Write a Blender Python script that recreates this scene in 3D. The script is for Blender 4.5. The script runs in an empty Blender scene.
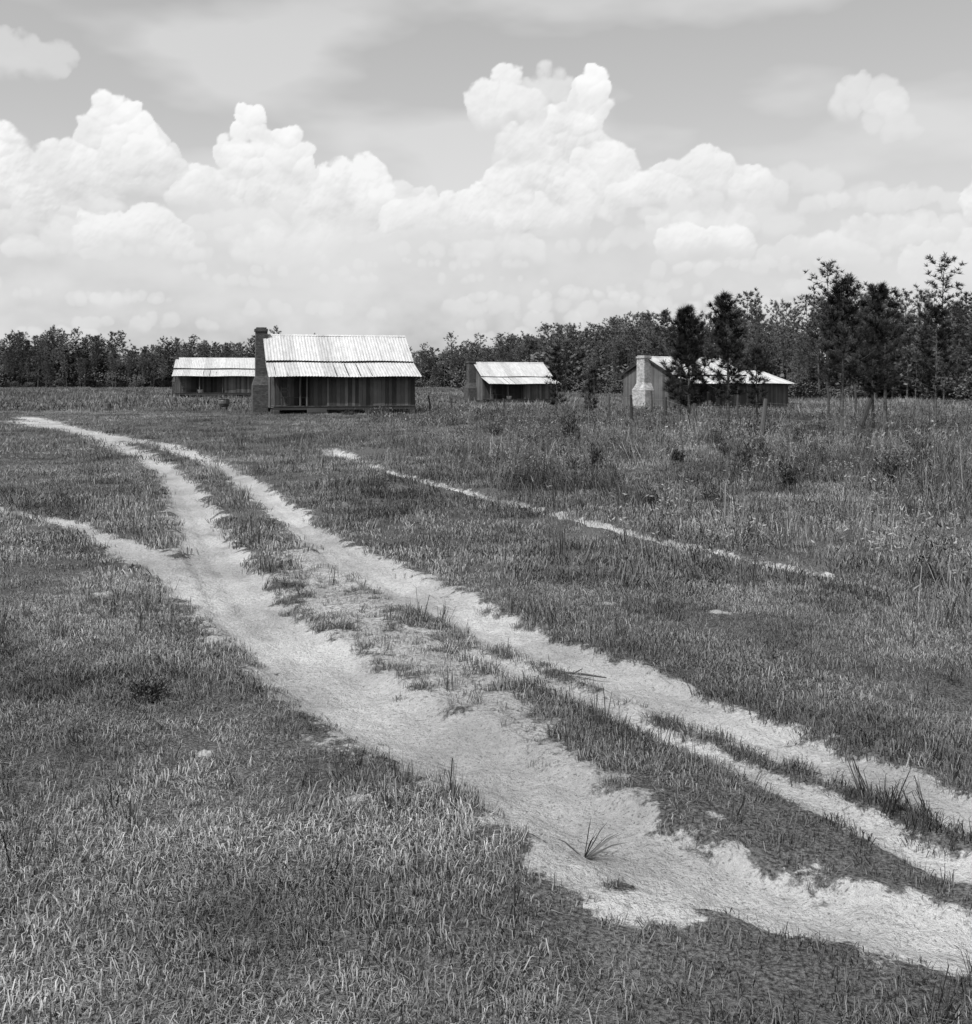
import bpy, math, random, time
import numpy as np
from mathutils import Vector, Matrix
T0=time.time()
random.seed(7); rng=np.random.default_rng(7)
scene=bpy.context.scene
EYE=1.7
# ---------------------------------------------------------------- helpers
def link(o,parent=None):
    scene.collection.objects.link(o)
    if parent is not None: o.parent=parent
    return o
def hash2(ix,iy,s):
    n=(ix.astype(np.int64)*374761393+iy.astype(np.int64)*668265263+s*1442695041)&0xffffffff
    n=((n^(n>>13))*1274126177)&0xffffffff
    n=(n^(n>>16))&0xffffffff
    return n/4294967295.0
def vnoise(x,y,s=0):
    ix=np.floor(x); iy=np.floor(y); fx=x-ix; fy=y-iy
    fx=fx*fx*(3-2*fx); fy=fy*fy*(3-2*fy)
    a=hash2(ix,iy,s); b=hash2(ix+1,iy,s); c=hash2(ix,iy+1,s); d=hash2(ix+1,iy+1,s)
    return (a*(1-fx)+b*fx)*(1-fy)+(c*(1-fx)+d*fx)*fy
def fbm(x,y,s=0,o=4):
    t=0; a=.5; n=0
    for i in range(o):
        t=t+a*vnoise(x*2**i+i*17.3,y*2**i-i*9.1,s+i); n+=a; a*=.5
    return t/n
def sstep(a,b,x):
    t=np.clip((x-a)/(b-a),0,1); return t*t*(3-2*t)
# ---------------------------------------------------------------- road layout (metres; x right, y ahead, half width)
def P(l): return np.array(l,float)
L_TR=P([(-22,52,.5),(-16.5,42,.42),(-12.8,35,.36),(-8.65,26.5,.30),(-6.06,20.6,.26),(-4.24,15.5,.26),(-2.87,11.25,.28),(-2.18,9.28,.31),(-1.587,7.73,.34),(-1.15,6.75,.34),(-.669,5.8,.33),(-.316,5.25,.32),(-.0265,4.86,.30),(.22,4.49,.28),(.429,4.17,.26),(.64,3.92,.25),(.86,3.70,.23),(1.2,3.48,.22),(1.5,3.30,.21),(2.1,3.0,.22),(4,2.2,.22)])
R_TR=P([(-20,46,.45),(-14.5,38,.38),(-10.9,32.6,.34),(-8.4,28.5,.30),(-5.72,22.6,.25),(-3.82,17.7,.22),(-2.47,13.75,.22),(-1.607,11.25,.25),(-.924,9.52,.29),(-.352,8.36,.29),(.096,7.48,.27),(.461,6.8,.24),(.764,6.23,.23),(1.102,5.62,.21),(1.396,5.18,.20),(1.75,4.58,.18),(1.99,4.22,.18),(2.6,3.6,.2),(5,2,.2)])
R2_TR=P([(-.1,6.87,.13),(.306,6.19,.12),(.598,5.73,.10),(.989,5.04,.09),(1.243,4.617,.10),(1.548,4.05,.11),(1.765,3.75,.12),(2.6,2.9,.12)])
MID=P([(-1.75,10.6,.2),(-1.485,9.6,.34),(-1.005,8.07,.40),(-.562,7.14,.34),(-.204,6.19,.24),(.08,5.5,.18),(.3,5.0,.12)])
SPUR=P([(-8,15.5,.2),(-5.17,13.26,.14),(-4.42,12.13,.15),(-3.42,10.79,.22),(-2.516,9.28,.28),(-1.8,8,.3)])
PATH=P([(-3.9,26.5,.2),(-3.31,24.7,.3),(-2.6,22.4,.13),(-1.54,19.5,.12),(-.40,16.87,.11),(.2,15.4,.14),(.76,14.06,.15),(1.1,13.2,.10),(1.69,11.97,.09),(2.44,10.49,.09),(2.91,9.52,.09),(3.3,8.63,.10),(3.8,7.5,.09),(5.5,5,.08)])
FAINT=P([(-3.6,25,.3),(-2.52,32,.5),(-.57,38.7,.6),(2.3,46.4,.6),(6,60,.6)])
YARD=P([(-30,60,2.5),(-20,58,2.2),(-12,53,1.2)])
def resample(p,n=5):
    out=[]
    for i in range(len(p)-1):
        p0=p[max(i-1,0)];p1=p[i];p2=p[i+1];p3=p[min(i+2,len(p)-1)]
        for k in range(n):
            t=k/n
            q=.5*((2*p1)+(-p0+p2)*t+(2*p0-5*p1+4*p2-p3)*t*t+(-p0+3*p1-3*p2+p3)*t**3)
            q[2]=p1[2]*(1-t)+p2[2]*t
            out.append(q)
    out.append(p[-1]); return np.array(out)
def pdist(p,x,y):
    s=resample(p,4); best=np.full(x.shape,1e9)
    for a,b in zip(s[:-1],s[1:]):
        dx,dy=b[0]-a[0],b[1]-a[1]; l2=dx*dx+dy*dy+1e-9
        t=np.clip(((x-a[0])*dx+(y-a[1])*dy)/l2,0,1)
        d=np.hypot(x-a[0]-t*dx,y-a[1]-t*dy)/(a[2]*(1-t)+b[2]*t)
        best=np.minimum(best,d)
    return best
PATCH=[(.06,4.37,.10),(.25,3.87,.12),(.44,3.55,.16),(.3,3.7,.09),(-.5,4.4,.05),(.0,4.2,.05),(-3.0,8.6,.12),(1.7,7.9,.10),(.9,8.3,.08),(.62,3.45,.1),(-1.3,5.0,.06),(-2.3,6.6,.08)]
def fields(x,y):
    x=np.asarray(x,float); y=np.asarray(y,float)
    m=np.zeros_like(x); rut=np.zeros_like(x)
    sel=np.where((y<64)&(y>-2)&(x>-34)&(x<9))[0]
    if len(sel)==0: return m,rut
    xs=x[sel]; ys=y[sel]
    n1=fbm(xs*2.1,ys*2.1,3)-.5; n2=fbm(xs*9,ys*9,11)-.5
    wob=n1*.8+n2*1.5
    mm=np.zeros_like(xs); rr=np.zeros_like(xs)
    for tr,st,dep in ((L_TR,1,.07),(R_TR,1,.055),(R2_TR,.85,.035),(MID,.66,.0),(SPUR,.85,.02),(PATH,.82,.07),(FAINT,.35,.0),(YARD,.35,0)):
        d=pdist(tr,xs,ys)
        k=1.8 if tr is MID else 1
        v=sstep(1.6,.6,d+wob*k)*st
        mm=np.maximum(mm,v)
        rr=np.maximum(rr,sstep(1.25,.35,d+n2*.3)*dep)
        if dep>.04: 
            rr-= .028*np.exp(-((d-1.5)/.35)**2)
            rr+= .008*np.cos(d*8.5)*sstep(1.2,.8,d)
    for (a,b,r) in PATCH:
        d=np.hypot(xs-a,ys-b)/r
        mm=np.maximum(mm,sstep(1.3,.4,d+n2*1.8)*.8)
    m[sel]=mm; rut[sel]=rr
    return m,rut
def bigh(x,y):
    x=np.asarray(x,float); y=np.asarray(y,float)
    return -.6*sstep(38,85,y)*sstep(-9,-1,x)+(fbm(x*.09,y*.09,21,2)-.5)*.22*sstep(8,40,y)
def gh(x,y): return float(bigh(np.array([x]),np.array([y]))[0])
def height(x,y,m=None,rut=None):
    if m is None: m,rut=fields(x,y)
    near=sstep(60,20,y)
    z=bigh(x,y)-rut+(fbm(x*1.3,y*1.3,31,3)-.5)*.08*near
    z=z+(fbm(x*7,y*7,41,3)-.5)*(.024+.034*m)*near
    return z
# ---------------------------------------------------------------- materials (neutral greys: black-and-white world)
def newmat(name):
    m=bpy.data.materials.new(name); m.use_nodes=True
    nt=m.node_tree; nt.nodes.clear()
    out=nt.nodes.new('ShaderNodeOutputMaterial'); b=nt.nodes.new('ShaderNodeBsdfPrincipled')
    nt.links.new(b.outputs[0],out.inputs[0]); return m,nt,b,out
def N(nt,t,**k):
    n=nt.nodes.new(t)
    for a,v in k.items(): setattr(n,a,v)
    return n
def math_(nt,op,a,b=None,c=None,clamp=False):
    n=nt.nodes.new('ShaderNodeMath'); n.operation=op; n.use_clamp=clamp
    for i,v in enumerate((a,b,c)):
        if v is None: continue
        if isinstance(v,(int,float)): n.inputs[i].default_value=v
        else: nt.links.new(v,n.inputs[i])
    return n.outputs[0]
def noise(nt,vec,scale,detail=4,rough=.55):
    n=nt.nodes.new('ShaderNodeTexNoise'); n.inputs['Scale'].default_value=scale
    n.inputs['Detail'].default_value=detail; n.inputs['Roughness'].default_value=rough
    if vec is not None: nt.links.new(vec,n.inputs['Vector'])
    return n.outputs['Fac']
def maprange(nt,v,a,b,c,d,smooth=False):
    n=nt.nodes.new('ShaderNodeMapRange')
    if smooth: n.interpolation_type='SMOOTHSTEP'
    nt.links.new(v,n.inputs[0])
    for i,q in enumerate((a,b,c,d)): n.inputs[i+1].default_value=q
    return n.outputs[0]
def grey(nt,val):
    c=nt.nodes.new('ShaderNodeCombineColor')
    for i in range(3): nt.links.new(val,c.inputs[i])
    return c.outputs[0]
def setcol(nt,b,val): nt.links.new(grey(nt,val),b.inputs[0])
def attr(nt,name,typ='GEOMETRY'):
    a=nt.nodes.new('ShaderNodeAttribute'); a.attribute_name=name; a.attribute_type=typ; return a.outputs['Fac']
def bump(nt,b,h,dist,strength=1):
    n=nt.nodes.new('ShaderNodeBump'); n.inputs['Distance'].default_value=dist; n.inputs['Strength'].default_value=strength
    nt.links.new(h,n.inputs['Height']); nt.links.new(n.outputs[0],b.inputs['Normal'])
def ground_mat():
    m,nt,b,o=newmat('sandy_ground'); nt.nodes.remove(b); b=nt.nodes.new('ShaderNodeBsdfDiffuse'); nt.links.new(b.outputs[0],o.inputs[0])
    g=N(nt,'ShaderNodeNewGeometry').outputs['Position']
    s=attr(nt,'sand'); v_=attr(nt,'vary')
    nf=noise(nt,g,30,4,.75); ns=noise(nt,g,70,2,.6)
    e=math_(nt,'ADD',s,math_(nt,'MULTIPLY',math_(nt,'SUBTRACT',nf,.5),1.7))
    f=maprange(nt,e,.28,.70,0,1,True)
    soil=math_(nt,'MULTIPLY',maprange(nt,ns,.35,.65,.03,.13),v_)
    sand=math_(nt,'MULTIPLY',maprange(nt,nf,.3,.7,.26,.37),v_)
    sand=math_(nt,'MULTIPLY',sand,maprange(nt,ns,.58,.70,1,.45))
    mx=N(nt,'ShaderNodeMix'); nt.links.new(f,mx.inputs[0]); nt.links.new(soil,mx.inputs[2]); nt.links.new(sand,mx.inputs[3])
    setcol(nt,b,mx.outputs[0])
    bump(nt,b,noise(nt,g,26,4,.75),.045,.9)
    return m
def leaf_mat(name,lo,hi,rand=.35):
    m,nt,b,o=newmat(name); nt.nodes.remove(b); b=nt.nodes.new('ShaderNodeBsdfDiffuse'); nt.links.new(b.outputs[0],o.inputs[0])
    oi=N(nt,'ShaderNodeObjectInfo').outputs['Random']
    t=math_(nt,'ADD',math_(nt,'MULTIPLY',attr(nt,'tone'),1-rand),math_(nt,'MULTIPLY',oi,rand))
    setcol(nt,b,maprange(nt,t,.1,.9,lo,hi)); return m
def alb_mat(name):
    m,nt,b,o=newmat(name); nt.nodes.remove(b); b=nt.nodes.new('ShaderNodeBsdfDiffuse'); nt.links.new(b.outputs[0],o.inputs[0])
    setcol(nt,b,attr(nt,'alb')); return m
def bark_mat():
    m,nt,b,o=newmat('bark'); nt.nodes.remove(b); b=nt.nodes.new('ShaderNodeBsdfDiffuse'); nt.links.new(b.outputs[0],o.inputs[0])
    tc=N(nt,'ShaderNodeTexCoord').outputs['Object']
    setcol(nt,b,maprange(nt,noise(nt,tc,9,3,.7),.3,.7,.03,.12)); return m
def wood_mat(name,lo,hi):
    m,nt,b,o=newmat(name); tc=N(nt,'ShaderNodeTexCoord').outputs['Object']
    mp=N(nt,'ShaderNodeMapping'); mp.inputs['Scale'].default_value=(9,9,.7); nt.links.new(tc,mp.inputs[0])
    gr=noise(nt,mp.outputs[0],3,6,.7)
    v=maprange(nt,math_(nt,'ADD',math_(nt,'MULTIPLY',attr(nt,'tone'),.6),math_(nt,'MULTIPLY',gr,.5)),.2,.9,lo,hi)
    v=math_(nt,'MULTIPLY',v,maprange(nt,noise(nt,tc,.8,3,.6),.3,.7,.65,1.25))
    setcol(nt,b,v); b.inputs['Roughness'].default_value=.9
    bump(nt,b,gr,.01,.7); return m
def tin_mat():
    m,nt,b,o=newmat('galvanised_tin'); tc=N(nt,'ShaderNodeTexCoord').outputs['Object']
    mp=N(nt,'ShaderNodeMapping'); mp.inputs['Scale'].default_value=(2.2,.5,.5); nt.links.new(tc,mp.inputs[0])
    st=noise(nt,mp.outputs[0],3,5,.65)
    sheet=N(nt,'ShaderNodeTexWhiteNoise',noise_dimensions='1D')
    sx=N(nt,'ShaderNodeSeparateXYZ'); nt.links.new(tc,sx.inputs[0])
    nt.links.new(math_(nt,'FLOOR',math_(nt,'DIVIDE',sx.outputs[0],.66)),sheet.inputs['W'])
    v=maprange(nt,st,.3,.7,.29,.45)
    v=math_(nt,'MULTIPLY',v,maprange(nt,sheet.outputs['Value'],0,1,.82,1.1))
    fr=math_(nt,'FRACT',math_(nt,'DIVIDE',sx.outputs[0],.66))
    v=math_(nt,'MULTIPLY',v,maprange(nt,fr,0,.06,.65,1))
    setcol(nt,b,v); b.inputs['Roughness'].default_value=.6; b.inputs['Metallic'].default_value=.1
    return m
def masonry_mat(name,lo,hi):
    m,nt,b,o=newmat(name); tc=N(nt,'ShaderNodeTexCoord').outputs['Object']
    sx=N(nt,'ShaderNodeSeparateXYZ'); nt.links.new(tc,sx.inputs[0])
    cb=N(nt,'ShaderNodeCombineXYZ'); nt.links.new(math_(nt,'ADD',sx.outputs[0],sx.outputs[1]),cb.inputs[0]); nt.links.new(sx.outputs[2],cb.inputs[1])
    br=N(nt,'ShaderNodeTexBrick'); br.inputs['Scale'].default_value=3.2; br.inputs['Mortar Size'].default_value=.03
    br.inputs['Color1'].default_value=(lo,lo,lo,1); br.inputs['Color2'].default_value=(hi,hi,hi,1); q=(lo+hi)*.4
    br.inputs['Mortar'].default_value=(q,q,q,1); nt.links.new(cb.outputs[0],br.inputs['Vector'])
    bw=N(nt,'ShaderNodeRGBToBW'); nt.links.new(br.outputs[0],bw.inputs[0])
    setcol(nt,b,math_(nt,'MULTIPLY',bw.outputs[0],maprange(nt,noise(nt,tc,3,5,.7),.3,.7,.6,1.3)))
    b.inputs['Roughness'].default_value=.95; bump(nt,b,br.outputs['Fac'],-.01); return m
def plain_mat(name,lo,hi,rough=.8,sc=6):
    m,nt,b,o=newmat(name); tc=N(nt,'ShaderNodeTexCoord').outputs['Object']
    setcol(nt,b,maprange(nt,noise(nt,tc,sc,4,.6),.3,.7,lo,hi)); b.inputs['Roughness'].default_value=rough; return m
M_ground=ground_mat(); M_grass=alb_mat('grass_blades')
M_blade=leaf_mat('dry_blades',.04,.26,.0)
M_weed=leaf_mat('weed_leaves',.015,.09,.1); M_needle=leaf_mat('pine_needles',.03,.16,.45)
M_young=leaf_mat('young_pine_needles',.008,.045,.1); M_bush=leaf_mat('shrub_leaves',.018,.10,.4)
M_bark=bark_mat(); M_wood=wood_mat('weathered_boards',.010,.105); M_darkwood=wood_mat('dark_boards',.01,.04)
M_tin=tin_mat(); M_brick=masonry_mat('chimney_brick',.025,.07); M_lime=masonry_mat('limewashed_chimney',.2,.40)
M_inside=plain_mat('dark_interior',.012,.025); M_iron=plain_mat('old_iron',.03,.08,.6); M_wire=plain_mat('fence_wire',.15,.25,.5)
M_post=wood_mat('post_wood',.015,.06)
# ---------------------------------------------------------------- mesh builder
class MB:
    def __init__(s): s.v=[];s.f=[];s.t=[];s.m=[]
    def face(s,pts,tone=.5,mat=0):
        i=len(s.v); s.v.extend([tuple(p) for p in pts]); s.f.append(tuple(range(i,i+len(pts)))); s.t.append(tone); s.m.append(mat)
    def hexa(s,b,t,tone=.5,mat=0):
        i=len(s.v); s.v.extend([tuple(p) for p in b]+[tuple(p) for p in t])
        for q in ((3,2,1,0),(4,5,6,7),(0,1,5,4),(1,2,6,5),(2,3,7,6),(3,0,4,7)):
            s.f.append(tuple(i+k for k in q)); s.t.append(tone); s.m.append(mat)
    def box(s,a,b,tone=.5,mat=0):
        (x0,y0,z0),(x1,y1,z1)=a,b
        s.hexa([(x0,y0,z0),(x1,y0,z0),(x1,y1,z0),(x0,y1,z0)],[(x0,y0,z1),(x1,y0,z1),(x1,y1,z1),(x0,y1,z1)],tone,mat)
    def tube(s,pts,rads,n=6,tone=.5,mat=0,cap=True):
        base=len(s.v); pts=[Vector(p) for p in pts]
        for k,p in enumerate(pts):
            d=(pts[min(k+1,len(pts)-1)]-pts[max(k-1,0)]).normalized()
            a=d.orthogonal().normalized(); c=d.cross(a)
            for j in range(n):
                an=2*math.pi*j/n; s.v.append(tuple(p+(a*math.cos(an)+c*math.sin(an))*rads[k]))
        for k in range(len(pts)-1):
            for j in range(n):
                s.f.append((base+k*n+j,base+k*n+(j+1)%n,base+(k+1)*n+(j+1)%n,base+(k+1)*n+j)); s.t.append(tone); s.m.append(mat)
        if cap:
            s.f.append(tuple(base+(len(pts)-1)*n+j for j in range(n))); s.t.append(tone); s.m.append(mat)
            s.f.append(tuple(base+n-1-j for j in range(n))); s.t.append(tone); s.m.append(mat)
    def mesh(s,name,mats):
        me=bpy.data.meshes.new(name); me.from_pydata(s.v,[],s.f)
        for m in mats: me.materials.append(m)
        me.polygons.foreach_set('material_index',s.m)
        a=me.attributes.new('tone','FLOAT','FACE'); a.data.foreach_set('value',np.array(s.t,dtype=np.float32))
        me.update(); return me
    def obj(s,name,mats,parent=None,loc=None):
        o=bpy.data.objects.new(name,s.mesh(name,mats)); link(o,parent)
        if loc is not None: o.location=loc
        return o
U=random.uniform
def npmesh(name,co,faces,k,mat,attrs,smooth=False):
    me=bpy.data.meshes.new(name); me.vertices.add(len(co)); me.vertices.foreach_set('co',np.ascontiguousarray(co,dtype=np.float32).ravel())
    f=np.ascontiguousarray(faces,dtype=np.int32).ravel()
    me.loops.add(f.size); me.loops.foreach_set('vertex_index',f)
    me.polygons.add(f.size//k); me.polygons.foreach_set('loop_start',np.arange(0,f.size,k,dtype=np.int32))
    me.update(calc_edges=True)
    for n,v in attrs.items():
        a=me.attributes.new(n,'FLOAT','POINT'); a.data.foreach_set('value',np.ascontiguousarray(v,dtype=np.float32))
    if smooth: me.polygons.foreach_set('use_smooth',np.ones(f.size//k,dtype=bool))
    me.materials.append(mat); o=bpy.data.objects.new(name,me); link(o); return o
# ---------------------------------------------------------------- ground sheet + road
def axis(dense0,dense1,step,lo,hi,growth):
    a=list(np.arange(dense0,dense1,step)); s=step; x=a[-1]
    while x<hi: s*=growth; x+=s; a.append(x)
    s=step; x=a[0]; pre=[]
    while x>lo: s*=growth; x-=s; pre.append(x)
    return np.array(pre[::-1]+a)
xs=axis(-5,5,.033,-1500,1500,1.035); ys=axis(2.2,12.5,.028,-40,2500,1.022)
nx,ny=len(xs),len(ys); GX,GY=np.meshgrid(xs,ys); gx=GX.ravel(); gy=GY.ravel()
ms,rut=fields(gx,gy); gz=height(gx,gy,ms,rut)
vary=(.6+.8*fbm(gx*1.7,gy*1.7,61,5))*(.8+.4*fbm(gx*.2,gy*.2,67,3))
co=np.stack([gx,gy,gz],1)
ii,jj=np.meshgrid(np.arange(ny-1),np.arange(nx-1),indexing='ij'); b0=(ii*nx+jj).ravel()
quads=np.stack([b0,b0+1,b0+nx+1,b0+nx],1)
qm=ms[quads].max(1)>.03
def gridobj(name,q):
    used,inv=np.unique(q.ravel(),return_inverse=True)
    npmesh(name,co[used],inv.reshape(-1,4),4,M_ground,{'sand':ms[used],'vary':vary[used]},True)
gridobj('ground',quads[~qm]); gridobj('dirt_road',quads[qm])
print('ground',len(co),time.time()-T0)
# ---------------------------------------------------------------- grass as one mesh
def tuft(n,h,spread,w,lean,simple=False,leafy=0):
    v=[];f=[];t=[]
    for i in range(n):
        r=spread*math.sqrt(random.random()); a=U(0,6.283); px,py=r*math.cos(a),r*math.sin(a)
        d=U(0,6.283); hh=h*U(.4,1.1); be=lean*U(.15,1.2); dx,dy=math.cos(d),math.sin(d)
        tw=U(-1.2,1.2); wx,wy=-math.sin(d+tw)*w*U(.6,1.2)/2,math.cos(d+tw)*w/2
        z2=max(hh*(1-.6*be),.12*hh); tt=random.random()**1.5; b=len(v)
        p1=(px+dx*be*hh*.4,py+dy*be*hh*.4); p2=(px+dx*be*hh*1.2,py+dy*be*hh*1.2)
        if simple:
            v+=[(px-wx,py-wy,-.01),(px+wx,py+wy,-.01),(p2[0],p2[1],z2)]; f+=[(b,b+1,b+2)]; t+=[tt]*3
        else:
            z1=max(hh*.6,z2*.9)
            v+=[(px-wx,py-wy,-.01),(px+wx,py+wy,-.01),(p1[0]+wx*.8,p1[1]+wy*.8,z1),(p1[0]-wx*.8,p1[1]-wy*.8,z1),(p2[0],p2[1],z2)]
            f+=[(b,b+1,b+2),(b,b+2,b+3),(b+3,b+2,b+4)]; t+=[tt]*5
        for k in range(leafy):
            s=U(.3,1); q=Vector((px+dx*be*hh*s,py+dy*be*hh*s,hh*s*(1-.3*be))); e=Vector((U(-1,1),U(-1,1),U(-.1,1))).normalized()*h*U(.08,.22); sd=e.orthogonal().normalized()*w*.9
            b=len(v); v+=[tuple(q-sd),tuple(q+sd),tuple(q+e)]; f+=[(b,b+1,b+2)]; t+=[tt]*3
    return np.array(v),np.array(f),np.array(t)
def area_pts(y0,y1,dens,k=.56,m=1.0):
    A=k*(y1*y1-y0*y0)+2*m*(y1-y0); n=int(A*dens)
    y=rng.uniform(y0,y1,n*3); w=k*y+m; keep=rng.uniform(0,w.max(),n*3)<w; y=y[keep][:n]
    x=rng.uniform(-1,1,len(y))*(k*y+m); return x,y
def tallness(x,y):
    edge=np.interp(y,[0,6,9,14,20,30,60],[6,4.4,2.8,.5,-1.5,-3,-6])
    return sstep(-.8,1.6,x-edge+(fbm(x*.5,y*.5,77,3)-.5)*3)
CV=[];CF=[];CA=[];off=0
def do_grass(protos,y0,y1,dens,smin,smax,tall,lo,hi,thr=1.3,kmin=.35,clump=.36):
    global off
    x,y=area_pts(y0,y1,dens); m,r=fields(x,y); T=tallness(x,y); pn=fbm(x*.8,y*.8,55,4); pl=fbm(x*.18,y*.18,56,3)
    keep=(rng.random(len(x))>m*thr)&(rng.random(len(x))<np.clip((pn-.25)*3.6,kmin,1))
    if tall: keep&=(rng.random(len(x))<(T if tall==1 else 1)*np.clip((fbm(x*.6,y*.6,91,3)-clump)*4,.04,1))
    x,y,T,m,pn,pl=x[keep],y[keep],T[keep],m[keep],pn[keep],pl[keep]
    z=height(x,y); n=len(x); sc=rng.uniform(smin,smax,n)*(.6+.8*pn)*(1-.4*m)
    szz=sc*rng.uniform(.6,1.4,n)*(1+.25*T)*(.35+1.4*fbm(x*1.1,y*1.1,59,3)); a=rng.uniform(0,6.283,n); lx=rng.normal(0,.2,n); ly=rng.normal(0,.2,n)
    idx=rng.integers(0,len(protos),n); ir=rng.random(n); patch=(.1+1.8*fbm(x*1.5,y*1.5,58,4))*(.4+1.2*pl)*.68; c=0
    for k,(v,f,t) in enumerate(protos):
        s=np.where(idx==k)[0]
        if not len(s): continue
        ca,sa=np.cos(a[s])[:,None],np.sin(a[s])[:,None]; S=sc[s][:,None]; Z=v[:,2][None]*szz[s][:,None]
        X=(v[:,0]*ca-v[:,1]*sa)*S+lx[s][:,None]*Z+x[s][:,None]; Y=(v[:,0]*sa+v[:,1]*ca)*S+ly[s][:,None]*Z+y[s][:,None]; Z=Z+z[s][:,None]
        CV.append(np.stack([X,Y,Z],2).reshape(-1,3).astype(np.float32))
        CF.append((f[None]+(np.arange(len(s))*len(v))[:,None,None]+off).reshape(-1,3).astype(np.int32)); off+=len(s)*len(v)
        tone=t[None]*.7+ir[s][:,None]*.3
        CA.append(((lo+(hi-lo)*tone)*patch[s][:,None]).ravel().astype(np.float32)); c+=len(f)*len(s)
    print('grass',n,c,time.time()-T0)
do_grass([tuft(15,.042,.055,.0034,1.25) for i in range(8)],1.5,9.5,720,.75,1.35,0,.06,.46)
do_grass([tuft(10,.05,.06,.0038,2.2,True) for i in range(8)],1.5,9.5,420,.75,1.35,0,.08,.52)
do_grass([tuft(13,.12,.03,.0034,.85) for i in range(6)],1.5,9.5,80,.5,1.6,2,.03,.32,1.3,.05,.44)
do_grass([tuft(20,.06,.13,.007,1.1) for i in range(6)],8.8,24,100,.8,1.3,0,.06,.40)
do_grass([tuft(14,.18,.06,.006,.8) for i in range(6)],8.8,30,18,.4,1.5,2,.03,.30,1.4,.1,.44)
do_grass([tuft(30,.10,.38,.020,.9,True) for i in range(6)],22,65,9,.8,1.3,0,.06,.33)
do_grass([tuft(22,.24,.12,.005,.8,False,1) for i in range(8)],5,30,24,.35,1.6,1,.035,.34,1.7,.3,.42)
do_grass([tuft(16,.38,.10,.006,.6,False,2) for i in range(6)],9,34,3.6,.4,1.4,1,.04,.34,1.7,.1,.44)
do_grass([tuft(24,.30,.35,.018,.65,True,1) for i in range(6)],28,75,3.4,.4,1.5,1,.035,.30,1.5)
do_grass([tuft(40,.28,1.2,.06,.7,True) for i in range(6)],60,240,.5,.7,1.4,0,.06,.32)
npmesh('grass',np.concatenate(CV),np.concatenate(CF),3,M_grass,{'alb':np.concatenate(CA)}); del CV,CF,CA
print('grass built',time.time()-T0)
# ---------------------------------------------------------------- pines
def pine_mesh(name,seed,H,cb,R,nbr,ncl,nn,nl,nw,tr,mature,mneedle,nside=7):
    random.seed(seed); mb=MB(); bx,by=U(-.04,.04)*H,U(-.04,.04)*H
    def axis_(z): t=z/H; return Vector((bx*t*t+.03*math.sin(t*5+seed),by*t*t+.03*math.cos(t*4+seed),z))
    zs=[H*t/8 for t in range(9)]
    mb.tube([axis_(z)-Vector((0,0,.15 if z==0 else 0)) for z in zs],[max(tr*(1-.88*z/H)*(1.25 if z==0 else 1),.008) for z in zs],nside,.5,1)
    def clump(c,d,tone,k=1.0):
        for _ in range(nn):
            v=(d*.75+Vector((random.gauss(0,1),random.gauss(0,1),random.gauss(.15,.9)))*.62).normalized()
            l=nl*U(.6,1.1)*k; sd=v.orthogonal().normalized(); sd=(Matrix.Rotation(U(0,3.1),3,v)@sd)*nw*.5
            mb.face([c-sd,c+sd,c+v*l],min(1,max(0,tone+U(-.2,.2))),0)
    for i in range(nbr):
        if mature==1: t=(i+random.random())/nbr; prof=.30+.75*math.sin(math.pi*min(1,.15+.80*t))*U(.6,1.1)
        elif mature==2: t=((i+random.random())/nbr)**.85; prof=(1-t)**.75*.95+.12
        else:
            k=i//4; t=min(.98,(k+U(-.12,.12)+.3)/(nbr/4)); prof=min(1,(1-t)**.6*.95+.10)*(.6+.4*min(1,t*4))
        z=cb+(H-cb)*max(t,0)
        Lb=R*prof*U(.45,1.2)
        if random.random()<.12: Lb*=1.3
        az=i*2.399+U(-.5,.5); d0=Vector((math.cos(az),math.sin(az),0)); up=U(-.05,.35)+.45*t
        base=axis_(z); pts=[base+d0*Lb*s+Vector((0,0,Lb*(up*s+.35*s*s-.12*s))) for s in (0,.35,.7,1)]
        r0=max(tr*.28*(1-t*.6),.006); mb.tube(pts,[r0,r0*.7,r0*.45,r0*.2],3,.5,1,False)
        tone=random.random()
        for c in range(ncl):
            s=U(.3,1.05) if c else 1.0
            p=base+d0*Lb*s+Vector((0,0,Lb*(up*s+.35*s*s-.12*s)))+Vector((U(-1,1),U(-1,1),U(-.5,.7)))*Lb*.2*s
            clump(p,(d0*.6+Vector((0,0,.6))).normalized(),min(1,tone*.6+.4*random.random()))
    clump(axis_(H),Vector((0,0,1)),.6,1.2); clump(axis_(H*.96),Vector((0,0,1)),.5)
    return mb.mesh(name,[mneedle,M_bark])
def pine(px,y,H,cb,R,seed,nbr=62,ncl=5,nn=30,lean=0):
    me=pine_mesh('pine_tree',seed,H,cb,R,nbr,ncl,nn,.27,.018,H*.012+.015,0,M_young)
    o=bpy.data.objects.new('pine_tree',me); link(o); o.location=(px,y,gh(px,y)); o.rotation_euler=(0,lean,seed*1.3); return o
pine(6.6,35.5,3.95,.85,.80,1,76,5,32)
pine(9.1,41,4.8,.9,1.0,2,84,5,32)
pine(10.45,32.0,4.6,1.5,.95,3,60,5,32,.02)
pine(14.1,38.5,5.0,1.4,1.1,4,70,5,30)
pine(16.9,41,4.4,1.1,1.1,5,60,5,28)
pine(2.9,44.5,3.0,.6,.36,6,40,3,22)
pine(8.0,45,3.7,.9,.7,8,52,5,24)
pine(19.8,43,4.8,1.0,1.15,10,60,5,26)
pine(12.05,34.0,3.5,1.3,.6,11,44,4,26,-.03)
pine(5.0,52,2.2,.3,.45,12,36,3,20)
pine(10.9,44,3.0,.7,.5,13,40,4,22)
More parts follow.
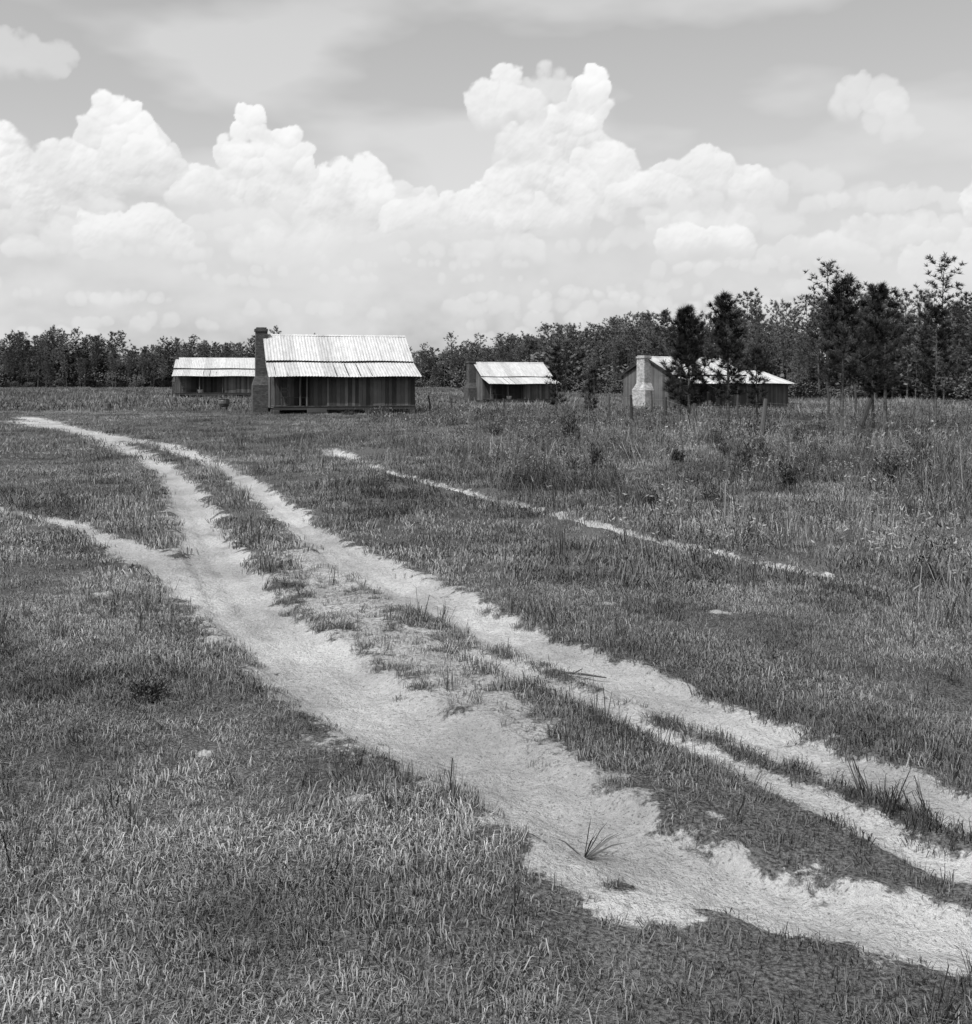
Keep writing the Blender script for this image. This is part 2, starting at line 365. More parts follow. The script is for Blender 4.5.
def bush_obj(name,seed,H,W,n,lf):
    random.seed(seed); mb=MB()
    for i in range(5):
        a=U(0,6.28); mb.tube([(0,0,-.1),(math.cos(a)*W*.25,math.sin(a)*W*.25,H*.5),(math.cos(a)*W*.4,math.sin(a)*W*.4,H*.8)],[.05,.035,.015],4,.5,1)
    cl=[(U(-1,1)*W*.5,U(-1,1)*W*.5,H*U(.08,.85),random.random()) for _ in range(18)]
    for i in range(n):
        cx,cy,cz,t=random.choice(cl); r=H*.17
        c=Vector((cx+random.gauss(0,r),cy+random.gauss(0,r),max(.05,cz*(1-.25*(cx*cx+cy*cy)/(W*W))+random.gauss(0,r*.8))))
        v=Vector((U(-1,1),U(-1,1),U(-.3,1))).normalized(); s=v.orthogonal().normalized()*lf*.45
        mb.face([c,c+v*lf*.5+s,c+v*lf,c+v*lf*.5-s],min(1,max(0,t+U(-.25,.25))))
    return bpy.data.objects.new(name,mb.mesh(name,[M_bush,M_bark]))
def scatter(name,protos,pts,rots,scls,idx):
    col=bpy.data.collections.new(name+'_parts')
    for p in protos: col.objects.link(p)
    me=bpy.data.meshes.new(name); me.vertices.add(len(pts)); me.vertices.foreach_set('co',np.asarray(pts,np.float32).ravel())
    a=me.attributes.new('rot','FLOAT_VECTOR','POINT'); a.data.foreach_set('vector',np.asarray(rots,np.float32).ravel())
    a=me.attributes.new('scl','FLOAT_VECTOR','POINT'); a.data.foreach_set('vector',np.asarray(scls,np.float32).ravel())
    a=me.attributes.new('idx','INT','POINT'); a.data.foreach_set('value',np.asarray(idx,np.int32))
    o=bpy.data.objects.new(name,me); link(o)
    ng=bpy.data.node_groups.new(name,'GeometryNodeTree')
    ng.interface.new_socket('Geometry',in_out='INPUT',socket_type='NodeSocketGeometry')
    ng.interface.new_socket('Geometry',in_out='OUTPUT',socket_type='NodeSocketGeometry')
    gi=ng.nodes.new('NodeGroupInput'); go=ng.nodes.new('NodeGroupOutput')
    ip=ng.nodes.new('GeometryNodeInstanceOnPoints'); ci=ng.nodes.new('GeometryNodeCollectionInfo')
    ci.inputs['Collection'].default_value=col; ci.inputs['Separate Children'].default_value=True; ci.inputs['Reset Children'].default_value=True
    def na(n,t):
        x=ng.nodes.new('GeometryNodeInputNamedAttribute'); x.data_type=t; x.inputs[0].default_value=n
        return x.outputs[0]
    L=ng.links.new
    L(gi.outputs[0],ip.inputs['Points']); L(ci.outputs[0],ip.inputs['Instance']); ip.inputs['Pick Instance'].default_value=True
    L(na('idx','INT'),ip.inputs['Instance Index'])
    er=ng.nodes.new('FunctionNodeEulerToRotation'); L(na('rot','FLOAT_VECTOR'),er.inputs[0]); L(er.outputs[0],ip.inputs['Rotation'])
    L(na('scl','FLOAT_VECTOR'),ip.inputs['Scale']); L(ip.outputs[0],go.inputs[0])
    md=o.modifiers.new('scatter','NODES'); md.node_group=ng
    return o
fp=[]
for i in range(9):
    H=[11.5,12.5,10.5,13,10.5,12,9,12.8,11.5][i]; cb=H*[.50,.58,.2,.62,.25,.55,.12,.68,.3][i]; mt=[1,1,2,1,2,1,2,1,2][i]
    fp.append(bpy.data.objects.new('fpine_%02d'%i,pine_mesh('fpine_%02d'%i,40+i,H,cb,[1.6,1.8,2.0,1.8,1.9,1.5,2.0,1.9,2.0][i],[34,30,50,28,46,30,50,22,46][i],4,14,.50,.09,.14,mt,M_needle,5)))
edge=P([(-300,245,0),(-200,238,0),(-120,234,0),(-85,230,0),(-50,236,0),(-25,250,0),(-5,250,0),(8,215,0),(20,178,0),(30,150,0),(38,132,0),(47,121,0),(62,112,0),(90,100,0),(150,85,0)])
seg=np.hypot(*(np.diff(edge[:,:2],axis=0).T)); cum=np.r_[0,np.cumsum(seg)]
def forest_pts(n,dmax,power):
    t=rng.uniform(0,cum[-1],n); ex,ey=np.interp(t,cum,edge[:,0]),np.interp(t,cum,edge[:,1])
    r=np.hypot(ex,ey); d=dmax*rng.random(n)**power
    return ex*(1+d/r)+rng.normal(0,1.2,n),ey*(1+d/r)+rng.normal(0,1.2,n),d
x,y,d=forest_pts(2900,52,1.35); n=len(x)
idx=rng.integers(0,9,n)
hs=rng.uniform(.60,1.0,n)*np.interp(x,[-90,-10,10,40,60],[.96,.82,1.02,1.06,1.12])*(.80+.40*fbm(x*.07,y*.07,7,3)); hs*=np.where(rng.random(n)<.07,1.25,1)*np.where(d<6,.8,1)
scatter('pine_forest',fp,np.stack([x,y,bigh(x,y)],1),np.stack([rng.normal(0,.03,n),rng.normal(0,.03,n),rng.uniform(0,6.28,n)],1),
    np.stack([hs*rng.uniform(.85,1.2,n)]*2+[hs],1),idx)
bp=[bush_obj('fbush_%02d'%i,90+i,[3.2,2.6,4.2,2.2][i],[3.4,3,3.2,3.4][i],800,.34) for i in range(4)]
x,y,d=forest_pts(1700,26,1.2); n=len(x); hs=rng.uniform(.5,1.3,n)*np.interp(d,[0,8],[.45,1.5])
scatter('forest_undergrowth',bp,np.stack([x,y,bigh(x,y)],1),np.stack([x*0,x*0,rng.uniform(0,6.28,n)],1),np.stack([hs*1.2,hs*1.2,hs],1),rng.integers(0,4,n))
print('trees',time.time()-T0)
# ---------------------------------------------------------------- shrubs and weeds in the field
def weed(name,x,y,h,w,n=60,mat=None,seed=0):
    random.seed(seed); mb=MB()
    for i in range(n):
        a=U(0,6.283); sp=U(0,1)**.8; d=Vector((math.cos(a)*sp*w/h,math.sin(a)*sp*w/h,1)).normalized(); l=h*U(.35,1.05)*(1-.35*sp)
        b=Vector((U(-1,1)*w*.3,U(-1,1)*w*.3,-.02)); t=random.random()
        e=b+d*l+Vector((math.cos(a),math.sin(a),-.3))*l*.2
        mb.tube([b,b+d*l*.6,e],[.004,.003,.0015],3,t*.5,0,False)
        for k in range(9):
            s=U(.25,1); q=b+d*l*s; v=(d*.5+Vector((U(-1,1),U(-1,1),U(-.2,.8)))).normalized()*h*U(.10,.2); sd=v.orthogonal().normalized()*min(.010,h*.02)
            mb.face([q,q+v*.5+sd,q+v,q+v*.5-sd],min(1,t+U(-.2,.2)))
    o=mb.obj(name,[mat or M_weed]); o.location=(x,y,float(height(np.array([x]),np.array([y]))[0])); return o
WD=[(2.1,20.6,.66,.26),(4.58,19.5,.78,.4),(4.75,17.2,.6,.35),(6.6,17.7,.7,.4),(3.78,21.8,.6,.4),(2.38,30.9,.95,.5),(7.9,27.7,.7,.5),
      (1.1,27,.4,.4),(9.6,24,.6,.6),(5.4,25,.45,.4),(8.3,21,.5,.5),(6.1,29,.5,.5),(3.2,15.4,.35,.3),(.3,33,.5,.5),(12,30,.7,.6),(-5.4,54.5,.6,1.2),(-6.8,54.3,.45,.9),(4.3,38,.6,.5),(5.2,34,.5,.4),(7.2,24,.4,.5),(1.6,24,.35,.3),(3.0,26,.5,.4),(10.5,27,.6,.6)]
random.seed(55)
for i in range(16):
    yy=U(13,40); WD.append((U(.02,.46)*yy+.5,yy,U(.25,.5),U(.2,.45)))
for i,(x,y,h,w) in enumerate(WD): weed('weed_shrub',x,y,h,w,int(18+w*60),None,200+i)
weed('weed_clump',-1.81,5.85,.16,.24,130,None,301); weed('weed_clump',-2.6,4.3,.07,.12,40,None,302); weed('weed_clump',-1.2,4.6,.05,.1,30,None,303)
random.seed(17); mb=MB()
for i in range(800):
    y=8+34*random.random()**.8; x=U(-.1,.56)*y+U(0,1.2)
    if float(tallness(np.array([x]),np.array([y]))[0])<.4 or float(fbm(np.array([x*.35]),np.array([y*.35]),5,2)[0])<.45: continue
    z=gh(x,y)-.05; h=U(.2,.6); nst=random.randint(2,7)
    for k in range(nst):
        a=U(0,6.28); q=Vector((x+U(-.12,.12),y+U(-.12,.12),z)); e=q+Vector((math.cos(a)*h*.4,math.sin(a)*h*.4,h*U(.6,1.1)))
        mb.tube([q,e],[.004,.0015],3,U(.1,.7),0,False)
        for j in range(6):
            p=q.lerp(e,U(.3,1)); v=Vector((U(-1,1),U(-1,1),U(0,1))).normalized()*U(.03,.08); sd=v.orthogonal().normalized()*.008
            mb.face([p,p+v*.5+sd,p+v,p+v*.5-sd],U(.1,.9))
mb.obj('wild_weeds',[M_blade])
def spiky(x,y):
    random.seed(5); mb=MB()
    for i in range(20):
        a=U(-1.0,1.3) if i<15 else U(0,6.28); l=U(.10,.22); el=U(.3,1.1)
        d=Vector((math.cos(a)*math.cos(el),math.sin(a)*math.cos(el),math.sin(el))); sd=d.orthogonal().normalized()*.0028
        m=d*l*.6; e=d*l+Vector((0,0,-.02)); t=U(.0,.5)
        mb.face([-sd,sd,m+sd,m-sd],t); mb.face([m-sd,m+sd,e],t)
    o=mb.obj('bunchgrass_tuft',[M_blade]); o.location=(x,y,float(height(np.array([x]),np.array([y]))[0])-.005)
spiky(.36,4.0)
mb=MB(); mb.tube([(-.19,.05,.0),(-.08,.02,.016),(.03,0,.012),(.17,-.05,.004)],[.006,.009,.008,.004],6); mb.tube([(-.02,.01,.012),(.04,.05,.03)],[.005,.002],5)
mb.obj('dead_branch',[M_post],None,(.53,6.4,float(height(np.array([.53]),np.array([6.4]))[0])+.012))
# ---------------------------------------------------------------- cabins
def boards(mb,p0,p1,z0,topf,th=.028,w=.19,gap=.011,out=(0,-1),holes=()):
    p0=Vector(p0);p1=Vector(p1); Ln=(p1-p0).length; d=(p1-p0)/Ln; o=Vector(out); s=0
    if not holes: mb.face([(*(p0-o*.012),z0),(*(p1-o*.012),z0),(*(p1-o*.012),topf(Ln)-.02),*[(*(p0+d*Ln*k-o*.012),topf(Ln*k)-.02) for k in (.75,.5,.25)],(*(p0-o*.012),topf(0)-.02)],.0)
    while s<Ln-.03:
        ww=min(w*U(.8,1.25),Ln-s); a=p0+d*(s+gap/2); b=p0+d*(s+ww-gap/2); t=random.random(); off=U(0,.008)
        ia=o*(th+off); spans=[(z0+U(-.03,.02),None)]
        for (h0,h1,za,zb) in holes:
            if s+ww/2>h0 and s+ww/2<h1: spans=[(z0,za),(zb,None)]
        for (za,zb) in spans:
            ta=topf(s) if zb is None else zb; tb=topf(s+ww) if zb is None else zb
            if ta-za<.03: continue
            A=[(*a,za),(*b,za),(*(b+ia),za),(*(a+ia),za)]; B=[(*a,ta),(*b,tb),(*(b+ia),tb),(*(a+ia),ta)]
            mb.hexa(A,B,t)
        s+=ww
def tin(mb,x0,x1,y0,z0,y1,z1,seed=0):
    n=int((x1-x0)/.04); prev=None
    for i in range(n+1):
        x=x0+(x1-x0)*i/n; k=int((x-x0)/.66)
        j=random.Random(seed*97+k).uniform(-.035,.035)
        r=.011*math.cos(2*math.pi*x/.16); sag=.02*math.sin(x*1.3+seed)
        a=(x,y0+ (j if y1>y0 else -j),z0+r+sag); b=(x,(y0+y1)/2,(z0+z1)/2+r+sag*1.3); c=(x,y1,z1+r+sag*.5)
        if prev: mb.face([prev[0],a,b,prev[1]]); mb.face([prev[1],b,c,prev[2]])
        prev=(a,b,c)
def cabin(loc,rot,L,pd,md,hp,hm,hr,enc,chim_w=.95,chim_h=.35,lime=False,seed=1,ext=None,floor=.42,furn=True,darkstrip=.0):
    random.seed(seed)
    E=bpy.data.objects.new('wooden_cabin',None); link(E); E.location=(loc[0],loc[1],gh(*loc)); E.rotation_euler=(0,0,math.radians(rot))
    ym=pd+md/2; yb=pd+md; porch=lambda y: hp+(hm-hp)*y/pd
    gable=lambda y: (hm+(hr-hm)*(y-pd)/(md/2)) if y<ym else hr-(hr-hm)*(y-ym)/(md/2)
    w=MB(); dk=MB()
    boards(w,(L,pd),(0,pd),floor-.1,lambda s:hm-.06,out=(0,-1),holes=((L*.72,L*.72+.85,floor,floor+1.75),))
    boards(w,(0,pd),(0,yb),floor-.15,lambda s:gable(pd+s)-.07,out=(-1,0))
    boards(w,(L,yb),(L,pd),floor-.15,lambda s:gable(yb-s)-.07,out=(1,0))
    boards(w,(0,yb),(L,yb),floor-.15,lambda s:hm-.06,out=(0,1))
    xe=enc
    boards(w,(L,.18),(xe,.18),.12,lambda s:porch(.18)-.05,out=(0,-1))
    boards(w,(L,pd-.002),(L,.18),.12,lambda s:porch(pd-s)-.06,out=(1,0))
    boards(w,(xe,pd-.03),(xe,.18),floor-.1,lambda s:porch(pd-s)-.06,out=(-1,0))
    w.obj('board_walls',[M_wood],E)
    if darkstrip>0:
        boards(dk,(xe-.002,.30),(xe-darkstrip,.30),.15,lambda s:porch(.3)-.08,out=(0,-1)); dk.obj('shed_door',[M_darkwood],E)
    i=MB(); i.box((.05,pd+.05,floor-.05),(L-.05,yb-.05,floor)); i.box((.06,pd+1.2,floor+.01),(L-.06,pd+1.24,hm-.1)); i.obj('interior',[M_inside],E)
    dmb=MB(); x0=L-(L*.72+.85)
    for k in range(4): dmb.box((x0+.02+k*.2,pd-.06,floor+.03),(x0+.21+k*.2,pd-.035,floor+1.7),random.random())
    dmb.box((x0+.04,pd-.085,floor+.35),(x0+.78,pd-.062,floor+.47)); dmb.box((x0+.04,pd-.085,floor+1.3),(x0+.78,pd-.062,floor+1.42)); dmb.obj('door',[M_darkwood],E)
    f=MB(); k=0.
    while k<L-.02: f.box((k+.004,-.02,floor-.045),(min(k+.17,L)-.004,pd-.02,floor),random.random()); k+=.175
    f.box((0,.0,floor-.2),(L,.08,floor-.05)); f.obj('porch_deck',[M_darkwood],E)
    pr=MB()
    for yy in (.12,pd,ym,yb-.12):
        for k in range(4): 
            xx=.15+(L-.3)*k/3; pr.box((xx-.15,yy-.14,-.25),(xx+.15,yy+.14,floor-.205+U(0,.002)),random.random())
    pr.obj('piers',[M_brick],E)
    po=MB(); xs_=[.08,xe*.5,xe-.14-darkstrip]
    for xx in xs_:
        po.tube([(xx,.06,floor+.001),(xx+U(-.03,.03),.06,1.4),(xx+U(-.02,.02),.06,porch(.06)-.12)],[.055,.05,.048],7,random.random())
    po.box((0,.01,porch(.06)-.12),(L,.11,porch(.06)-.04),.4); po.obj('porch_posts',[M_wood],E)
    ra=MB(); k=.1
    while k<L:
        ra.hexa([(k,-.3,hp-.19),(k+.05,-.3,hp-.19),(k+.05,pd-.05,hm-.12),(k,pd-.05,hm-.12)],[(k,-.3,hp-.10),(k+.05,-.3,hp-.10),(k+.05,pd-.05,hm-.03),(k,pd-.05,hm-.03)],.5); k+=.62
    ra.obj('rafters',[M_darkwood],E)
    sl=(hm-hp)/pd; sm=(hr-hm)/(md/2); ov=.28
    r=MB(); tin(r,-ov,L+ov,-.4,hp-.4*sl,pd+.02,hm+.0,seed+1); r.obj('porch_roof',[M_tin],E)
    r=MB(); tin(r,-ov,L+ov,pd-.26,hm-.26*sm+.17,ym,hr+.17,seed+2); tin(r,-ov,L+ov,yb+.3,hm-.3*sm+.17,ym,hr+.17,seed+3)
    r.obj('tin_roof',[M_tin],E)
    rc=MB(); rc.hexa([(-ov,ym-.14,hr+.11),(L+ov,ym-.14,hr+.11),(L+ov,ym+.14,hr+.11),(-ov,ym+.14,hr+.11)],[(-ov,ym-.02,hr+.2),(L+ov,ym-.02,hr+.2),(L+ov,ym+.02,hr+.2),(-ov,ym+.02,hr+.2)]); rc.obj('ridge_cap',[M_tin],E)
    fb=MB(); fb.box((-ov+.02,pd-.22,hm-.12),(L+ov-.02,pd-.19,hm-.26*sm+.15),.2)
    for xx in (-ov+.03,L+ov-.06):
        for s_ in (-1,1):
            ya=ym+s_*(md/2+.24); za=hr+.13-(md/2+.24)*sm
            fb.hexa([(xx,ya,za-.12),(xx+.03,ya,za-.12),(xx+.03,ym,hr),(xx,ym,hr)],[(xx,ya,za),(xx+.03,ya,za),(xx+.03,ym,hr+.12),(xx,ym,hr+.12)],.3)
    fb.obj('fascia_boards',[M_darkwood],E)
    c=MB(); cw=chim_w
    def blk(a,b,y_,z0,z1,a2=None,b2=None,y2=None):
        a2=a if a2 is None else a2;b2=b if b2 is None else b2;y2=y_ if y2 is None else y2
        c.hexa([(a,ym-y_,z0),(b,ym-y_,z0),(b,ym+y_,z0),(a,ym+y_,z0)],[(a2,ym-y2,z1),(b2,ym-y2,z1),(b2,ym+y2,z1),(a2,ym+y2,z1)])
    blk(-cw,-.035,.7,-.3,1.5); blk(-cw,-.035,.7,1.5,2.0,-cw*.8,-.035,.42); blk(-cw*.8,-.035,.42,2.0,hr+.1+chim_h-.22,-cw*.78,-.04,.40)
    blk(-cw*.78-.06,-.02,.45,hr+.1+chim_h-.22,hr+.1+chim_h-.08); blk(-cw*.74,-.09,.38,hr+.1+chim_h-.08,hr+.1+chim_h)
    c.obj('chimney',[M_lime if lime else M_brick],E)
    s=MB(); xs0=xe*.62
    for k in range(2): s.box((xs0,-.32-.3*(1-k)+.05,0.0),(xs0+1.0,-.03-.3*(1-k)-.01,.14+.14*k),random.random())
    s.obj('steps',[M_darkwood],E)
    if furn:
        q=MB(); q.box((.6,1.1,floor+.40),(2.0,1.45,floor+.44))
        for a in (.65,1.9):
            for b_ in (1.13,1.38): q.box((a,b_,floor+.001),(a+.06,b_+.05,floor+.399))
        q.obj('bench',[M_wood],E)
        q=MB(); q.tube([(2.3,.7,floor),(2.3,.7,floor+.12),(2.3,.7,floor+.3)],[.2,.25,.28],12); q.obj('wash_tub',[M_tin],E)
        q=MB()
        for a in (.45,.8):
            for b_ in (.35,.7): q.box((a,b_,floor+.001),(a+.04,b_+.04,floor+(.45 if b_<.5 else 1.0)))
        q.box((.44,.34,floor+.451),(.85,.75,floor+.48)); q.box((.49,.705,floor+.7),(.8,.735,floor+.78)); q.box((.49,.705,floor+.86),(.8,.735,floor+.94)); q.obj('chair',[M_wood],E)
    if ext:
        e0=L+.002; e1=L+ext[0]; eh,ee=ext[1],ext[2]; ya,yc=.9,yb-.4; yy=(ya+yc)/2
        x=MB(); fe=lambda y: ee+(eh-ee)*(1-abs(y-yy)/((yc-ya)/2))
        boards(x,(e1,ya),(e0+.04,ya),.1,lambda s:ee-.05,out=(0,-1)); boards(x,(e1,yc),(e1,ya),.1,lambda s:fe(yc-s)-.06,out=(1,0)); boards(x,(e0+.04,yc),(e1,yc),.1,lambda s:ee-.05,out=(0,1))
        x.obj('kitchen_walls',[M_wood],E); r=MB(); k_=(eh-ee)/((yc-ya)/2)
        tin(r,e0+.3,e1+.3,ya-.5,ee-.5*k_+.03,yy,eh+.03,seed+7); tin(r,e0+.3,e1+.3,yc+.3,ee-.3*k_+.03,yy,eh+.03,seed+8); r.obj('kitchen_roof',[M_tin],E)
    return E
cabin((-10.9,56),15,7.4,2.1,4.5,2.08,2.78,4.1,2.75,chim_w=.85,seed=11,chim_h=.45,darkstrip=.9)
cabin((-29.9,105),11,8.0,2.0,4.6,2.15,2.75,3.7,4.6,chim_w=.6,seed=12,chim_h=.2)
cabin((.4,107),21,7.3,2.0,4.6,2.05,2.65,3.95,3.9,seed=13,chim_h=.2)
cabin((15.0,79),37,7.8,2.0,5.2,2.1,2.6,3.85,3.2,seed=14,chim_h=.15,lime=True,ext=(4.2,3.0,2.1))
# ---------------------------------------------------------------- wire fence
E=bpy.data.objects.new('wire_fence',None); link(E)
posts=[(9.35,27.7,1.2,.42,.05),(7.76,30.9,1.2,.16,.0),(6.62,34.6,1.0,.0,.02),(6.7,41,1.1,.04,0),(6.4,48,1.1,-.04,0),(6.3,56,1.1,.03,0),(12.6,24.2,1.1,-.05,0),(16.5,20.3,1.1,.03,0)]
tops=[]
for i,(x,y,h,lx,ly) in enumerate(posts):
    z=gh(x,y); mb=MB(); t=(x+lx,y+ly,z+h)
    mb.tube([(x,y,z-.2),(x+lx*.5+U(-.02,.02),y,z+h*.5),t],[.08,.07,.06],7,random.random()); mb.obj('post_%d'%i,[M_post],E); tops.append(((x,y,z),t))
order=[7,6,0,1,2,3,4,5]; mb=MB()
for a,b in zip(order[:-1],order[1:]):
    for f in (.55,.9):
        p=Vector(tops[a][0]).lerp(Vector(tops[a][1]),f); q=Vector(tops[b][0]).lerp(Vector(tops[b][1]),f)
        mb.tube([p,p.lerp(q,.5)-Vector((0,0,.06)),q],[.003]*3,3,.5,0,False)
mb.obj('wires',[M_wire],E)
for (x,y,h) in [(-3.3,64,1.1),(-2.1,66,1.0),(-4.6,70,1.1),(1.2,72,1.0),(6.0,66,1.3),(9.4,62,1.4),(11.5,50,1.6),(16.3,52,1.8),(18.6,55,1.7)]:
    mb=MB(); mb.tube([(0,0,-.2),(.02,0,h*.5),(U(-.08,.08),0,h)],[.06,.055,.05],7); mb.obj('fence_post',[M_post],None,(x,y,gh(x,y)))
def washpot(x,y):
    mb=MB(); prof=[(.10,.12),(.26,.18),(.34,.34),(.33,.5),(.29,.56),(.34,.6)]
    mb.tube([(0,0,z) for r,z in prof],[r for r,z in prof],14,.4)
    for k in range(3):
        a=k*2.09; mb.tube([(math.cos(a)*.2,math.sin(a)*.2,.2),(math.cos(a)*.27,math.sin(a)*.27,-.03)],[.03,.02],5)
    mb.obj('wash_pot',[M_iron],None,(x,y,gh(x,y)))
washpot(-15.6,65)
def stump(x,y,h,r):
    mb=MB(); mb.tube([(0,0,-.1),(0,0,.08),(.02,0,h*.6),(.03,0,h)],[r*1.5,r*1.15,r,r*.9],9); mb.obj('tree_stump',[M_bark],None,(x,y,gh(x,y)))
stump(-21.5,62,.4,.2); stump(-26.5,80,.5,.22); stump(-24,84,.45,.2)
# ---------------------------------------------------------------- cumulus clouds: a curved bank 3.5 km away, puffs with painted sun shading and haze stored per vertex, self-glowing
st_=.00105; AZ=np.arange(-1.05,1.05,st_); EL=np.arange(-.01,.47,st_); A_,E_=np.meshgrid(AZ,EL)
TX=A_; TZ=E_
col=np.full(A_.shape,.80); alp=np.zeros(A_.shape)
warp1=fbm(A_*34,E_*34,101,6)-.5; warp2=fbm(A_*34+50,E_*34+9,102,6)-.5; fine=fbm(A_*110,E_*110,103,5)-.5; med=fbm(A_*45,E_*60,104,5)-.5
rc_=random.Random(31)
SX,SZ,SY=-.42,.80,.42
def cloud(px,base,top,halfw,op=1.0,hi=.97,lo=.60,n=34,lean=0,soft=.5):
    ax=math.atan((px-486)/1092); zb=(380-base)/1092; hh=(base-top)/1092; hw=halfw/1092
    i0=max(int((ax-hw*1.6-AZ[0])/st_),0); i1=min(int((ax+hw*1.6-AZ[0])/st_),len(AZ)); j0=max(int((zb-hh*.5-EL[0])/st_),0); j1=min(int((zb+hh*1.5-EL[0])/st_),len(EL))
    if i1-i0<4 or j1-j0<4: return
    s=(slice(j0,j1),slice(i0,i1)); sc=min(hh,hw); wa=min(sc*.6,.03)
    x=TX[s]+warp1[s]*wa; z=TZ[s]+warp2[s]*wa
    H=np.zeros_like(x)
    for k in range(n):
        u=rc_.uniform(-1,1); env=(1-u*u)**.5*rc_.uniform(.6,.95); v=rc_.random()**.7*env
        r=sc*rc_.uniform(.20,.42)*(1-.2*v); r=min(r,hh*.4)
        cx=ax+u*(hw-r)*(1-.25*v)+lean*hh*v; cz=zb+r*.6+v*(hh-r*1.6)
        q=r*r-(x-cx)**2-(z-cz)**2; H=np.maximum(H,np.sqrt(np.maximum(q,0)))
    h0=sc*.35; ins=np.clip(H/h0*2.5,0,1)
    Hn=H+fine[s]*h0*.5*ins
    gz,gx=np.gradient(Hn,st_); nl=1/np.sqrt(gx*gx*.5+gz*gz*.5+1)
    sh=np.clip(.5+.5*((-gx*.7*SX-gz*.7*SZ)*nl*1.0+SY*nl),0,1)
    hgt=np.clip((TZ[s]-zb)/hh,0,1)
    c=lo+(hi-lo)*np.clip(.20+.62*sh+.5*(hgt-.35)+med[s]*.7,0,1)  # bright sunward tops and grey bases painted into the puff colour
    a=sstep(.0,soft,H/h0+fine[s]*.9*ins)*op*sstep(-.12,.25,(TZ[s]-zb)/hh+warp1[s]*.6)*(H>0)
    col[s]=col[s]*(1-a)+c*a; alp[s]=1-(1-alp[s])*(1-a)
for i in range(100):
    y=rc_.uniform(235,345); px=rc_.uniform(-700,1700); h=rc_.uniform(14,34)
    cloud(px,y,y-h,rc_.uniform(35,120),.45,.88,.66,16,0,.9)
for i in range(20):
    y=rc_.uniform(225,270); cloud(rc_.uniform(30,960),y,y-rc_.uniform(25,50),rc_.uniform(40,90),.6,.90,.66,24,0,.8)
for c in [(205,222,162,52,.9),(350,238,150,66,.95),(400,230,165,40,.7),(310,225,152,42,.8),(262,215,120,48),(252,170,88,26,1,.98,.7,30),(284,190,112,32,1,.98,.66,24),(235,215,132,34,.9),(122,205,122,62),(118,170,98,38,1,.98,.66,28),(152,190,130,32,.8),(60,215,145,60,.9),(190,215,168,28,.7),
          (135,262,205,58,.9),(480,240,160,64),(425,235,180,46,.8),(545,235,180,62,.85),(540,205,118,62,1,.96,.62,44),(570,172,80,50,1,.98,.64,40),(592,132,64,30,1,.99,.72,30),(525,172,104,42,.9,.94,.62,32,0,.7),(508,128,60,44,.95,.95,.66,40,0,.7),(548,122,62,34,.75,.9,.68,28,0,.9),(612,215,142,54,.9),
          (700,212,145,74,.9,.96,.62),(648,212,165,42,.75),(755,212,170,34,.6),(700,262,215,58,.95,.97,.62),(868,136,86,42,.7,.92,.70,36,0,.9),(892,160,104,30,.5,.88,.70,26,0,.9),(805,205,165,46,.55,.86,.70,28,0,.9),(877,234,222,34,.5,.9,.72,14,0,.9),(860,225,190,50,.45,.86,.70,24,0,1.0),
          (-40,240,120,90),(1060,240,120,80),(1000,290,225,90,.6),(-260,250,110,120),(1290,240,90,120),(1560,250,140,110),(820,270,235,64,.5,.9,.7),(20,110,60,60,.5,.9,.7,30,0,.8)]:
    cloud(*c)
# thin high veil drifting between the cumulus
veil=np.clip((fbm(A_*5,E_*14,120,5)-.46)*2.6,0,.55)*sstep(.42,.30,E_)
col=col*alp+(1-alp)*.80; alp=1-(1-alp)*(1-veil)
haze=.80*sstep(.25,.03,E_)*(.9+.6*med); haze=np.clip(haze,0,1)
col=col*(1-haze*.45)+.82*haze*.45; col=np.where(alp<.02,.80,col); alp=1-(1-alp)*(1-haze*.9)
alp*=sstep(.47,.42,E_)*sstep(1.05,.85,np.abs(A_))
R=3500.; cx=R*np.sin(A_); cy=R*np.cos(A_); cz=R*np.tan(E_)+EYE
nj,ni=A_.shape; ii,jj=np.meshgrid(np.arange(nj-1),np.arange(ni-1),indexing='ij'); b0=(ii*ni+jj).ravel()
cm,nt,b,o=newmat('cloud_bank'); nt.nodes.remove(b)
em=N(nt,'ShaderNodeEmission'); nt.links.new(grey(nt,attr(nt,'cloud_value')),em.inputs[0]); tp=N(nt,'ShaderNodeBsdfTransparent'); ms_=N(nt,'ShaderNodeMixShader')
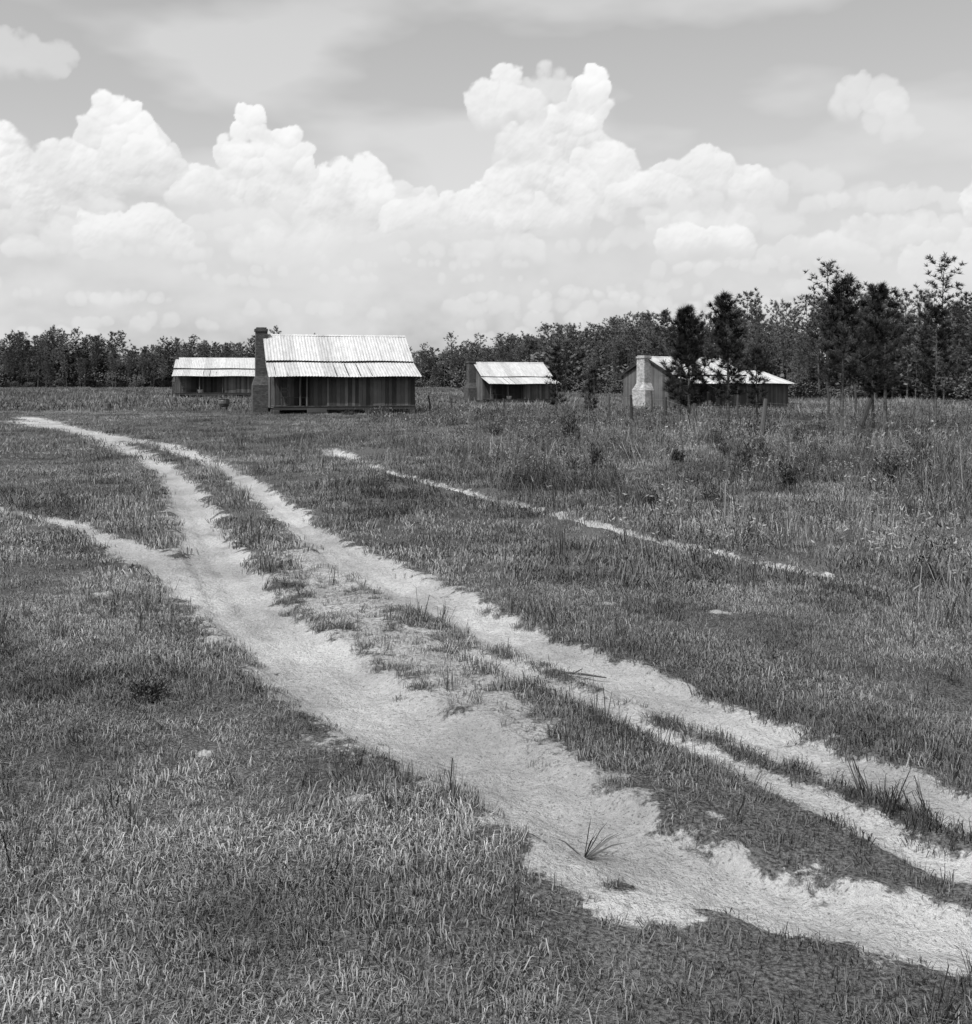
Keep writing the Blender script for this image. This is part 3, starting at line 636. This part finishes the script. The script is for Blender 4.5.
nt.links.new(attr(nt,'cover'),ms_.inputs[0]); nt.links.new(tp.outputs[0],ms_.inputs[1]); nt.links.new(em.outputs[0],ms_.inputs[2]); nt.links.new(ms_.outputs[0],o.inputs[0])
try: cm.cycles.emission_sampling='NONE'
except Exception as e: print(e)
npmesh('clouds',np.stack([cx.ravel(),cy.ravel(),cz.ravel()],1),np.stack([b0,b0+1,b0+ni+1,b0+ni],1),4,cm,{'cloud_value':col.ravel(),'cover':alp.ravel()},True)
print('clouds',time.time()-T0)
# ---------------------------------------------------------------- sun + sky
sv=Vector((-.36,-.42,.82)).normalized(); el=math.asin(sv.z); az=math.atan2(sv.x,sv.y)%(2*math.pi)
ld=bpy.data.lights.new('sun','SUN'); ld.energy=5.0; ld.angle=math.radians(.5); ld.color=(1,1,1)
sun=bpy.data.objects.new('sun',ld); link(sun); sun.rotation_euler=sv.to_track_quat('Z','Y').to_euler(); sun.location=(0,0,50)
wd=bpy.data.worlds.new('World'); scene.world=wd; wd.use_nodes=True; nt=wd.node_tree; nt.nodes.clear()
sky=N(nt,'ShaderNodeTexSky',sky_type='NISHITA'); sky.sun_disc=False; sky.sun_elevation=el; sky.sun_rotation=az; sky.air_density=1.2; sky.dust_density=4.0
bw=N(nt,'ShaderNodeRGBToBW'); nt.links.new(sky.outputs[0],bw.inputs[0])
bg=N(nt,'ShaderNodeBackground'); nt.links.new(grey(nt,math_(nt,'MULTIPLY',bw.outputs[0],1.3)),bg.inputs[0]); bg.inputs[1].default_value=.15
wo=N(nt,'ShaderNodeOutputWorld'); nt.links.new(bg.outputs[0],wo.inputs[0])
# ---------------------------------------------------------------- camera
cd=bpy.data.cameras.new('camera'); cam=bpy.data.objects.new('camera',cd); link(cam)
cd.sensor_width=36; cd.lens=38.39; cd.shift_y=-132/1024; cd.clip_end=9000; cd.clip_start=.05
cam.location=(0,0,EYE); cam.rotation_euler=(math.radians(90),0,0); scene.camera=cam
scene.view_settings.view_transform='Standard'; scene.view_settings.look='None'; scene.view_settings.exposure=0
print('total',time.time()-T0)
